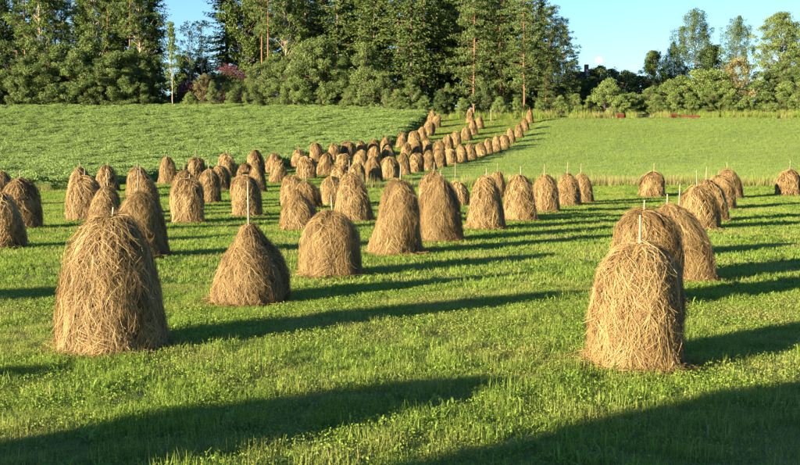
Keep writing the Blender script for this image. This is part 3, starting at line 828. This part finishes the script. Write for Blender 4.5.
def pine_proto(seed, H, R, base=.35, leaf=.30, nb=34):
    g = np.random.default_rng(seed); T = Bag(); C = Bag()
    tr = bend_line(g, (0, 0, -.15), (g.normal(0, .4), g.normal(0, .4), H*.97), 10, .03); tube(T, tr, np.linspace(.17, .03, 10)*H/18, 8)
    for k in range(nb):
        e = (k + g.uniform(0, 1))/nb; z = H*(base + (1 - base)*e*.97)
        L = R*(1 - .75*e**1.6)*g.uniform(.5, 1.15)*(.55 + .45*min(1, e*4)); a = k*2.4 + g.normal(0, .4)
        bx = np.interp(z, tr[:, 2], tr[:, 0]); by = np.interp(z, tr[:, 2], tr[:, 1])
        tip = np.array([bx + math.cos(a)*L, by + math.sin(a)*L, z + L*g.uniform(-.05, .4)])
        br = bend_line(g, (bx, by, z), tip, 5, .12); tube(T, br, [.032, .027, .02, .014, .008], 4)
        for q in range(max(3, int(L*2.4))):
            s = g.uniform(.35, 1.05); c0 = np.array([np.interp(s, np.linspace(0, 1, 5), br[:, i]) for i in range(3)]) + g.normal(0, .28, 3)*np.array([1, 1, .6])
            m = int(g.integers(20, 34)); off = rnd_dirs(g, m)*np.array([.5, .5, .28])*g.uniform(.3, 1.1, (m, 1))
            dv = off/np.array([.5, .5, .28]) + np.array([0, 0, .5]); dv /= np.linalg.norm(dv, axis=1)[:, None] + 1e-9
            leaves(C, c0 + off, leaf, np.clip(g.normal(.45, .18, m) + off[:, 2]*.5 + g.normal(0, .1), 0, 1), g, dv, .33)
    return T, C

PROTO = {}
def proto(key, TC, H, trunk_mat, leaf_m):
    T, C = TC
    tm = T.mesh('trunk', True); tm.materials.append(M[trunk_mat]); cm = C.mesh('crown'); cm.materials.append(M[leaf_m])
    zz = np.concatenate(C.v)[:, 2]; PROTO[key] = (tm, cm, float(np.percentile(zz, 99.7)))
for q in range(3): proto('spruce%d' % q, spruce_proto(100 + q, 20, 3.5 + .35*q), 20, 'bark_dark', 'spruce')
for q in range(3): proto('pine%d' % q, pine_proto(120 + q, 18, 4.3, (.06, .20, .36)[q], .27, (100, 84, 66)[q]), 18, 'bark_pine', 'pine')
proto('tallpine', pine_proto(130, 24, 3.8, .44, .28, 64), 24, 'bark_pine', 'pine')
proto('aspen', broad_proto(140, 22, 3.2, .30, .25, 150, 130, .17, 0, 'oval', .8), 22, 'bark_pale', 'broad')
for q in range(2): proto('broad%d' % q, broad_proto(150 + q, 12, 4.0, .12, .25, 160, 140, .24, 0, 'oval', 1.0), 12, 'bark_dark', 'broad')
for q in range(4): proto('shrub%d' % q, broad_proto(160 + q, 9, 3.2, .03, .185, 110, 215, .12, 0, ('dome', 'oval', 'dome', 'tall')[q], .78, 3), 9, 'bark_dark', 'shrub')
for q in range(3): proto('willow%d' % q, broad_proto(170 + q, 6, 3.2, .02, .165, 115, 180, .10, 0, 'dome', .68, 4), 6, 'bark_dark', 'willow')
for q in range(2): proto('birch%d' % q, broad_proto(180 + q, 18, 3.6, .20, .20, 170, 125, .13, 1.0, 'oval', .75), 18, 'bark_grey', 'birch')
proto('youngbirch', broad_proto(185, 13, 1.6, .22, .24, 52, 55, .075, .3, 'tall', .6), 13, 'bark_pale', 'broad')
proto('brown', broad_proto(190, 8, 3.1, .05, .24, 95, 70, .12, 0, 'oval', .75, 3), 8, 'bark_dark', 'brownbush')
for q in range(2): proto('dark%d' % q, broad_proto(195 + q, 9, 3.2, .05, .30, 120, 85, .16, 0, 'oval', .9, 2), 9, 'bark_dark', 'darkleaf')
proto('big', broad_proto(200, 18, 5.4, .14, .22, 270, 150, .3, .25, 'oval', 1.1), 18, 'bark_dark', 'shrub')
proto('openbirch', broad_proto(204, 11, 2.4, .25, .22, 60, 36, .09, .3, 'oval', .65), 11, 'bark_birch', 'birch')

NAMES = {'spruce': 'spruce_tree', 'pine': 'pine_tree', 'tallpine': 'pine_tree', 'aspen': 'aspen_tree', 'broad': 'broadleaf_tree', 'shrub': 'alder_tree', 'willow': 'willow_bush',
         'birch': 'birch_tree', 'youngbirch': 'birch_tree', 'brown': 'bush', 'dark': 'broadleaf_tree', 'big': 'broadleaf_tree', 'openbirch': 'birch_tree'}
tcount = 0
def tree(key, px, dist, top=None, H=None, wid=1.0, label=None, group=None):
    """place a copy: px on the photograph, dist metres away, its top at photo row `top` or its height H in metres"""
    global tcount; tcount += 1
    g = np.random.default_rng(3000 + tcount)
    tm, cm, H0 = PROTO[key]
    x = wx(px, dist); z = float(terr(x, dist))
    if H is None: H = py_to_z(top, px, dist) - z
    s = H/H0; sw = s*wid
    kind = key.rstrip('0123')
    r_ = empty(NAMES[kind], (x, dist, z), g.uniform(0, 6.28), (sw, sw, s))
    link('trunk', tm, None, r_); link('crown', cm, None, r_)
    cat = 'bush' if kind in ('willow', 'brown') else 'tree'
    tag(r_, label, cat, group)
    return r_
# --- left wood: tall trees at the back, alders in front
LB = [('spruce0', 8, 171, 24, 1), ('tallpine', 26, 168, 27, 1), ('aspen', 44, 163, 25, 1), ('tallpine', 57, 164, 26, .9), ('tallpine', 62, 165, 25, .8), ('spruce1', 88, 172, 24, 1),
      ('aspen', 99, 165, 25, .9), ('tallpine', 108, 164, 26, .9), ('spruce2', 124, 167, 25, .95), ('tallpine', 131, 161, 25, .9), ('aspen', 141, 163, 24, .8), ('spruce0', 154, 165, 26, .95), ('spruce1', 20, 178, 22, 1.1), ('spruce2', 108, 180, 22, 1.1), ('spruce0', 50, 182, 18, 1.1), ('spruce2', 142, 176, 22, 1.1), ('tallpine', -12, 166, 26, 1), ('spruce1', -25, 168, 24, 1), ('spruce2', 0, 184, 24, 1.2), ('spruce0', 34, 188, 22, 1.2), ('spruce1', 68, 190, 17, 1.3), ('spruce2', 84, 186, 24, 1.2), ('spruce0', 122, 188, 26, 1.2)]
kn = {'spruce': 'dark spruce', 'tallpine': 'tall bare-stemmed pine', 'aspen': 'pale-stemmed aspen'}
cnt = {}
for key, px, dd, H, wd in sorted(LB, key=lambda q: q[1]):
    kd = key.rstrip('0123'); cnt[kd] = cnt.get(kd, 0) + 1
    tree(key, px, dd, None, H, wd, '%s %s from the left, rising behind the left alder thicket' % (ORD[cnt[kd]-1], kn[kd]), 'tall trees of the left wood')
LF = [('shrub0', -14, 154, 52, 1.2), ('shrub1', 6, 155, 42, 1.15), ('shrub2', 24, 153.5, 60, 1.1), ('shrub3', 37, 155.5, 40, 1.05), ('shrub0', 48, 154, 55, 1.1), ('shrub1', 62, 156, 44, 1.1), ('shrub2', 76, 154, 50, 1.1),
      ('shrub3', 92, 156, 36, 1.05), ('shrub0', 104, 154, 58, 1.1), ('shrub1', 118, 155, 52, 1.1), ('broad0', 134, 157, 50, .85), ('shrub2', 128, 153.8, 68, 1.0), ('shrub3', 146, 156, 62, .9), ('shrub0', 156, 158, 56, .9), ('shrub2', 14, 153, 80, 1.1), ('shrub0', 66, 153, 82, 1.1), ('shrub1', 90, 153, 80, 1.1), ('shrub3', 145, 153.2, 84, 1.2)]
for k, (key, px, dd, top, wd) in enumerate(sorted(LF, key=lambda q: q[1])):
    tree(key, px, dd, top, None, wd, '%s leafy olive-green alder from the left in the front thicket' % ORD[k], 'alders of the left thicket')
tree('youngbirch', 173, 152.5, 22, None, .95, 'slender young birch with white stem at the right end of the left thicket', 'birches')
tree('openbirch', 190, 166, 22, None, .9, 'see-through birch against the sky in the forest gap, left one', 'birches')
tree('openbirch', 203, 168, 20, None, .9, 'see-through birch against the sky in the forest gap, right one', 'birches')
GAP = [('dark0', 178, 163, 74, .9), ('dark1', 196, 160, 80, 1.1), ('dark0', 214, 164, 72, 1), ('shrub3', 212, 153, 82, .8), ('willow0', 190, 153, 92, .9), ('willow1', 232, 153, 91, .9), ('brown', 205, 158, 74, .9), ('dark1', 240, 157, 84, 1.0), ('willow2', 246, 153, 93, .7), ('dark0', 186, 172, 56, .9), ('dark1', 202, 176, 58, 1.0), ('willow0', 226, 160, 82, .9), ('shrub1', 238, 160, 80, .7), ('willow2', 247, 161, 79, .8)]
for k, (key, px, dd, top, wd) in enumerate(sorted(GAP, key=lambda q: q[1])):
    tree(key, px, dd, top, None, wd, '%s low bush from the left in the clearing gap of the forest' % ORD[k], 'bushes in the forest gap')
# --- middle wood
MB = [('spruce1', 228, 172, 26, 1.1), ('broad1', 246, 171, 17, .75), ('spruce0', 252, 175, 26, 1.1), ('tallpine', 269, 158, 26, .8), ('tallpine', 263, 160, 24, .8), ('spruce2', 283, 170, 25, 1.0), ('tallpine', 294, 164, 25, 1), ('spruce0', 306, 168, 26, 1.1), ('spruce1', 320, 172, 25, 1.1), ('aspen', 288, 160, 23, .8),
      ('spruce2', 338, 160, 26, 1.0), ('spruce0', 354, 162, 26, 1.0), ('aspen', 367, 161, 25, .9), ('spruce1', 374, 156, 24, 1.0), ('tallpine', 386, 164, 27, 1), ('spruce2', 398, 154, 25, 1.0), ('spruce0', 411, 149, 23, .95), ('spruce1', 424, 153, 27, 1.0), ('spruce2', 438, 160, 26, 1), ('spruce0', 452, 163, 26, 1), ('aspen', 441, 166, 26, 1),
      ('pine1', 463, 154, 24, 1), ('spruce1', 478, 161, 26, 1), ('pine0', 474, 147, 21, .95), ('spruce0', 494, 158, 27, 1.05), ('pine0', 500, 150, 22, .9), ('spruce2', 512, 160, 25, 1.05), ('spruce1', 345, 176, 26, 1.1), ('spruce0', 385, 178, 26, 1.1), ('spruce2', 424, 176, 26, 1.1), ('spruce1', 466, 178, 26, 1.1), ('spruce0', 505, 174, 24, 1.1), ('spruce2', 262, 186, 24, 1.2), ('spruce1', 298, 188, 25, 1.2), ('spruce2', 326, 186, 25, 1.2), ('spruce0', 364, 188, 26, 1.2), ('spruce1', 404, 188, 26, 1.2), ('spruce2', 446, 188, 26, 1.2), ('spruce0', 486, 186, 26, 1.2), ('spruce1', 526, 176, 21, 1.2), ('spruce2', 540, 170, 18, 1.2)]
kn.update({'pine': 'bushy pine', 'broad': 'broad green tree'})
cnt = {}
for key, px, dd, H, wd in sorted(MB, key=lambda q: q[1]):
    kd = key.rstrip('0123'); cnt[kd] = cnt.get(kd, 0) + 1
    tree(key, px, dd, None, H, wd, '%s %s from the left in the tall middle wood' % (ORD[cnt[kd]-1], kn[kd]), 'tall trees of the middle wood')
MF = [('shrub1', 258, 154, 64, .9), ('shrub3', 272, 154, 58, 1.0), ('shrub0', 283, 152.5, 62, .95), ('willow0', 298, 151.5, 72, .9), ('shrub2', 306, 153, 42, .9), ('shrub1', 320, 153, 38, .9), ('willow1', 322, 150.6, 88, .9), ('shrub3', 343, 152, 60, .9), ('shrub0', 366, 150, 44, .85), ('willow2', 352, 149.6, 86, 1), ('shrub1', 384, 148, 72, 1), ('willow0', 398, 146, 90, 1.0), ('shrub2', 412, 146, 78, .9),
      ('willow1', 425, 145, 96, .9), ('shrub3', 448, 146, 84, .9), ('willow2', 462, 143.2, 98, .9), ('willow0', 500, 143, 97, .9), ('dark0', 440, 145, 90, .9), ('willow1', 540, 143, 100, .8), ('dark1', 486, 145, 84, 1), ('dark0', 518, 148, 80, 1.1), ('dark1', 534, 150, 70, 1.1), ('dark0', 552, 147, 82, 1.1), ('dark1', 566, 148, 80, 1.1), ('willow2', 516, 143.2, 98, .8), ('willow0', 560, 143.5, 96, .9), ('willow2', 576, 144, 94, .9)]
for k, (key, px, dd, top, wd) in enumerate(sorted(MF, key=lambda q: q[1])):
    tree(key, px, dd, top, None, wd, '%s leafy shrub from the left along the foot of the middle wood' % ORD[k], 'shrubs at the foot of the middle wood')
PR = [('pine1', 524, 145, -6, 1.0, 'pine with a bare orange trunk at the right end of the wood'), ('pine0', 548, 150, 4, .95, 'bushy pine right of the orange-trunked one, top just below the frame'),
      ('pine0', 562, 148, 24, .85, 'rightmost tall pine of the wood against the sky'), ('pine1', 536, 156, -12, 1.05, 'pine rising behind the orange-trunked one'), ('pine0', 573, 151, 54, 1.1, 'low pine at the right foot of the wood'), ('pine2', 556, 158, 18, 1.0, 'pine with high crown behind the rightmost tall pine'), ('spruce1', 566, 153, 66, 1.6, 'low dark spruce below the rightmost pines'), ('pine0', 545, 144.5, 62, 1.2, 'young bushy pine at the meadow edge below the tall pines')]
for key, px, dd, top, wd, lab in PR: tree(key, px, dd, top, None, wd, lab, 'pines at the right end of the wood')
# --- right side
RD = [('dark0', 599, 160, 66, 1.0), ('dark1', 612, 163, 69, 1.1), ('dark0', 626, 162, 71, 1.1), ('dark1', 640, 164, 76, 1.1), ('dark0', 652, 161, 78, 1), ('dark1', 582, 157, 78, .9), ('dark1', 592, 158, 77, .7), ('dark0', 710, 172, 46, .9), ('dark1', 590, 176, 77, 1), ('dark0', 668, 168, 74, 1)]
for k, (key, px, dd, top, wd) in enumerate(sorted(RD, key=lambda q: q[1])):
    tree(key, px, dd, top, None, wd, '%s dark-leaved tree from the left, behind the pale willow hedge' % ORD[k], 'dark trees behind the hedge')
tree('broad1', 654, 166, 51, None, .8, 'round-crowned green tree left of the weeping birches', 'trees on the right')
tree('birch0', 692, 172, 10, None, 1.0, 'tall weeping birch, the highest of the right-hand trees', 'birches on the right')
tree('birch1', 674, 174, 42, None, .8, 'small drooping birch left of the tall weeping birch', 'birches on the right')
tree('birch1', 735, 170, 17, None, .85, 'narrow pale birch rising above the brownish bush', 'birches on the right')
tree('big', 779, 164, 13, None, .9, 'large light green broad tree near the right edge', 'trees on the right')
tree('big', 808, 160, 22, None, .9, 'large light green broad tree cut by the right edge', 'trees on the right')
tree('broad0', 838, 162, 30, None, 1, 'broad tree beyond the right picture edge', 'trees on the right')
tree('brown', 738, 147, 58, None, .95, 'brownish olive bush standing out of the hedge on the right', 'bushes on the right')
WH = [('willow0', 609, 146, 79, 1.10), ('willow1', 632, 145.5, 93, 1.17), ('willow2', 650, 147, 88, 1.17), ('willow0', 666, 147, 83, 1.23), ('willow1', 682, 148, 76, 1.23), ('willow2', 698, 148, 70, 1.17), ('willow0', 714, 149, 70, 1.17), ('willow1', 726, 147, 80, 1.17), ('willow2', 757, 147, 80, 1.30), ('shrub0', 772, 149, 70, 1.17), ('willow0', 786, 147, 82, 1.30), ('willow1', 806, 147, 80, 1.30), ('willow2', 826, 147, 78, 1.43), ('willow2', 590, 147, 96, 1.04), ('willow1', 690, 144.5, 94, 1.04), ('willow0', 745, 144.8, 96, 1.04), ('willow1', 620, 144.2, 97, 1.1), ('willow0', 657, 144.6, 95, 1.1), ('willow2', 674, 144.4, 92, 1.1), ('willow1', 708, 144.8, 90, 1.1), ('willow0', 727, 144.5, 95, 1.1), ('willow2', 765, 144.8, 92, 1.1), ('willow1', 780, 145, 94, 1.1), ('willow0', 797, 145, 92, 1.1), ('shrub2', 800, 152, 62, 1.17)]
for k, (key, px, dd, top, wd) in enumerate(sorted(WH, key=lambda q: q[1])):
    tree(key, px, dd, top, None, wd, '%s pale green willow bush from the left in the right-hand hedge' % ORD[k], 'willow hedge on the right')

# ---------------------------------------------------------------- small house and red things
def box_mesh(name, a, b, bev=.0):
    import bmesh
    bm = bmesh.new(); bmesh.ops.create_cube(bm, size=1)
    a = Vector(a); b = Vector(b)
    for v in bm.verts: v.co = Vector(((a.x + b.x)/2 + v.co.x*(b.x - a.x), (a.y + b.y)/2 + v.co.y*(b.y - a.y), (a.z + b.z)/2 + v.co.z*(b.z - a.z)))
    if bev: bmesh.ops.bevel(bm, geom=bm.edges[:], offset=bev, segments=1, affect='EDGES')
    me = bpy.data.meshes.new(name); bm.to_mesh(me); bm.free(); return me
M['wall'] = rough_mat('dark_boards', (.05, .035, .028), (.09, .065, .05), 4, .3, vscale=(8, 8, .6))
M['roof'] = rough_mat('dark_roof', (.02, .017, .015), (.04, .034, .03), 3, .3)
M['brick'] = rough_mat('chimney_brick', (.16, .07, .05), (.26, .12, .08), 5, .4)
M['red'] = rough_mat('faded_red_paint', (.10, .018, .012), (.17, .036, .024), 5, .2)
M['redbrown'] = rough_mat('red_brown_boards', (.07, .022, .014), (.12, .045, .028), 5, .2)
M['frame'] = rough_mat('white_frame', (.6, .6, .6), (.75, .75, .73), 5, .1)
gm, t, out = mat('window_glass')
b = t.nodes.new('ShaderNodeBsdfPrincipled'); b.inputs['Base Color'].default_value = (.30, .38, .52, 1); b.inputs['Roughness'].default_value = .12
t.links.new(b.outputs[0], out.inputs[0]); M['glass'] = gm
hd = 170.; hx = wx(589, hd); hz = float(terr(hx, hd)) - .2
house = empty('house', (hx, hd, hz)); tag(house, 'small dark house with brick chimney half hidden behind the pines', 'house')
top = py_to_z(63, 589, hd) - hz
link('wall', box_mesh('wall', (-2, 0, 0), (2, 7, top - 3.7)), M['wall'], house)
rv = np.array([(-2.3, -.5, top - 3.8), (2.3, -.5, top - 3.8), (2.3, 3.5, top - 1.2), (-2.3, 3.5, top - 1.2), (-2.3, 7.5, top - 3.8), (2.3, 7.5, top - 3.8)])
rv = np.r_[rv, rv + np.array([0, 0, -.15])]
roof = link('roof', mesh_np('roof', rv, [(0, 1, 2, 3), (3, 2, 5, 4), (7, 6, 9, 8), (8, 9, 10, 11)][:2] + [(6, 9, 8, 7), (9, 10, 11, 8), (0, 6, 7, 1), (4, 5, 11, 10), (0, 3, 9, 6), (3, 4, 10, 9), (1, 7, 8, 2), (2, 8, 11, 5)]), M['roof'], house)
link('chimney', box_mesh('chimney', (-.35, 2.6, top - 1.9), (.35, 3.3, top), .02), M['brick'], roof)
dz0 = py_to_z(76, 589, hd) - hz
dorm = link('window', box_mesh('window', (-.55, -.42, dz0), (.55, .6, dz0 + 1.1), .03), M['frame'], house)
link('pane', box_mesh('pane', (-.45, -.46, dz0 + .1), (.45, -.43, dz0 + 1.0)), M['glass'], dorm)

def crate(px, py, w_, h_, dpt, lab):
    p = on_ground(px, py); z = float(terr(*p))
    r_ = empty('crate', (p[0], p[1] + .4, z), .15); tag(r_, lab, 'crate', 'red crates at the field edge')
    n = 4; hh = h_/n
    for sy in (-1, 1):
        for k in range(n): link('slat', box_mesh('slat', (-w_/2, sy*dpt/2 - .02, k*hh + .02), (w_/2, sy*dpt/2 + .02, (k + 1)*hh - .02), .008), M['red'], r_)
    for sx in (-1, 1):
        for k in range(n): link('slat', box_mesh('slat', (sx*w_/2 - .02, -dpt/2 + .025, k*hh + .02), (sx*w_/2 + .02, dpt/2 - .025, (k + 1)*hh - .02), .008), M['red'], r_)
    for sx in (-1, 1):
        for sy in (-1, 1): link('corner_post', box_mesh('corner_post', (sx*(w_/2 - .06) - .03, sy*(dpt/2 - .06) - .03, 0), (sx*(w_/2 - .06) + .03, sy*(dpt/2 - .06) + .03, h_ + .03), .006), M['redbrown'], r_)
    link('bottom_board', box_mesh('bottom_board', (-w_/2 + .03, -dpt/2 + .03, .05), (w_/2 - .03, dpt/2 - .03, .09)), M['redbrown'], r_)
crate(620.5, 118.0, .95, .6, .8, 'faded red slatted crate in the tall grass below the pale willow bush')
crate(673.5, 118.0, .95, .6, .8, 'faded red slatted crate at the hedge foot, left of the board pile')
p = on_ground(692, 118.3); z = float(terr(*p))
r_ = empty('board_pile', (p[0], p[1] + .5, z), -.08); tag(r_, 'low pile of red-brown boards lying along the hedge foot', 'board pile')
gg = np.random.default_rng(5)
for lay in range(3):
    for k in range(4 - lay):
        x0 = gg.uniform(-.25, .25)
        link('board', box_mesh('board', (-1.3 + x0, -.5 + k*.26 + lay*.12, .02 + lay*.15), (1.3 + x0, -.5 + k*.26 + .22 + lay*.12, .15 + lay*.15), .012), M['redbrown'], r_)
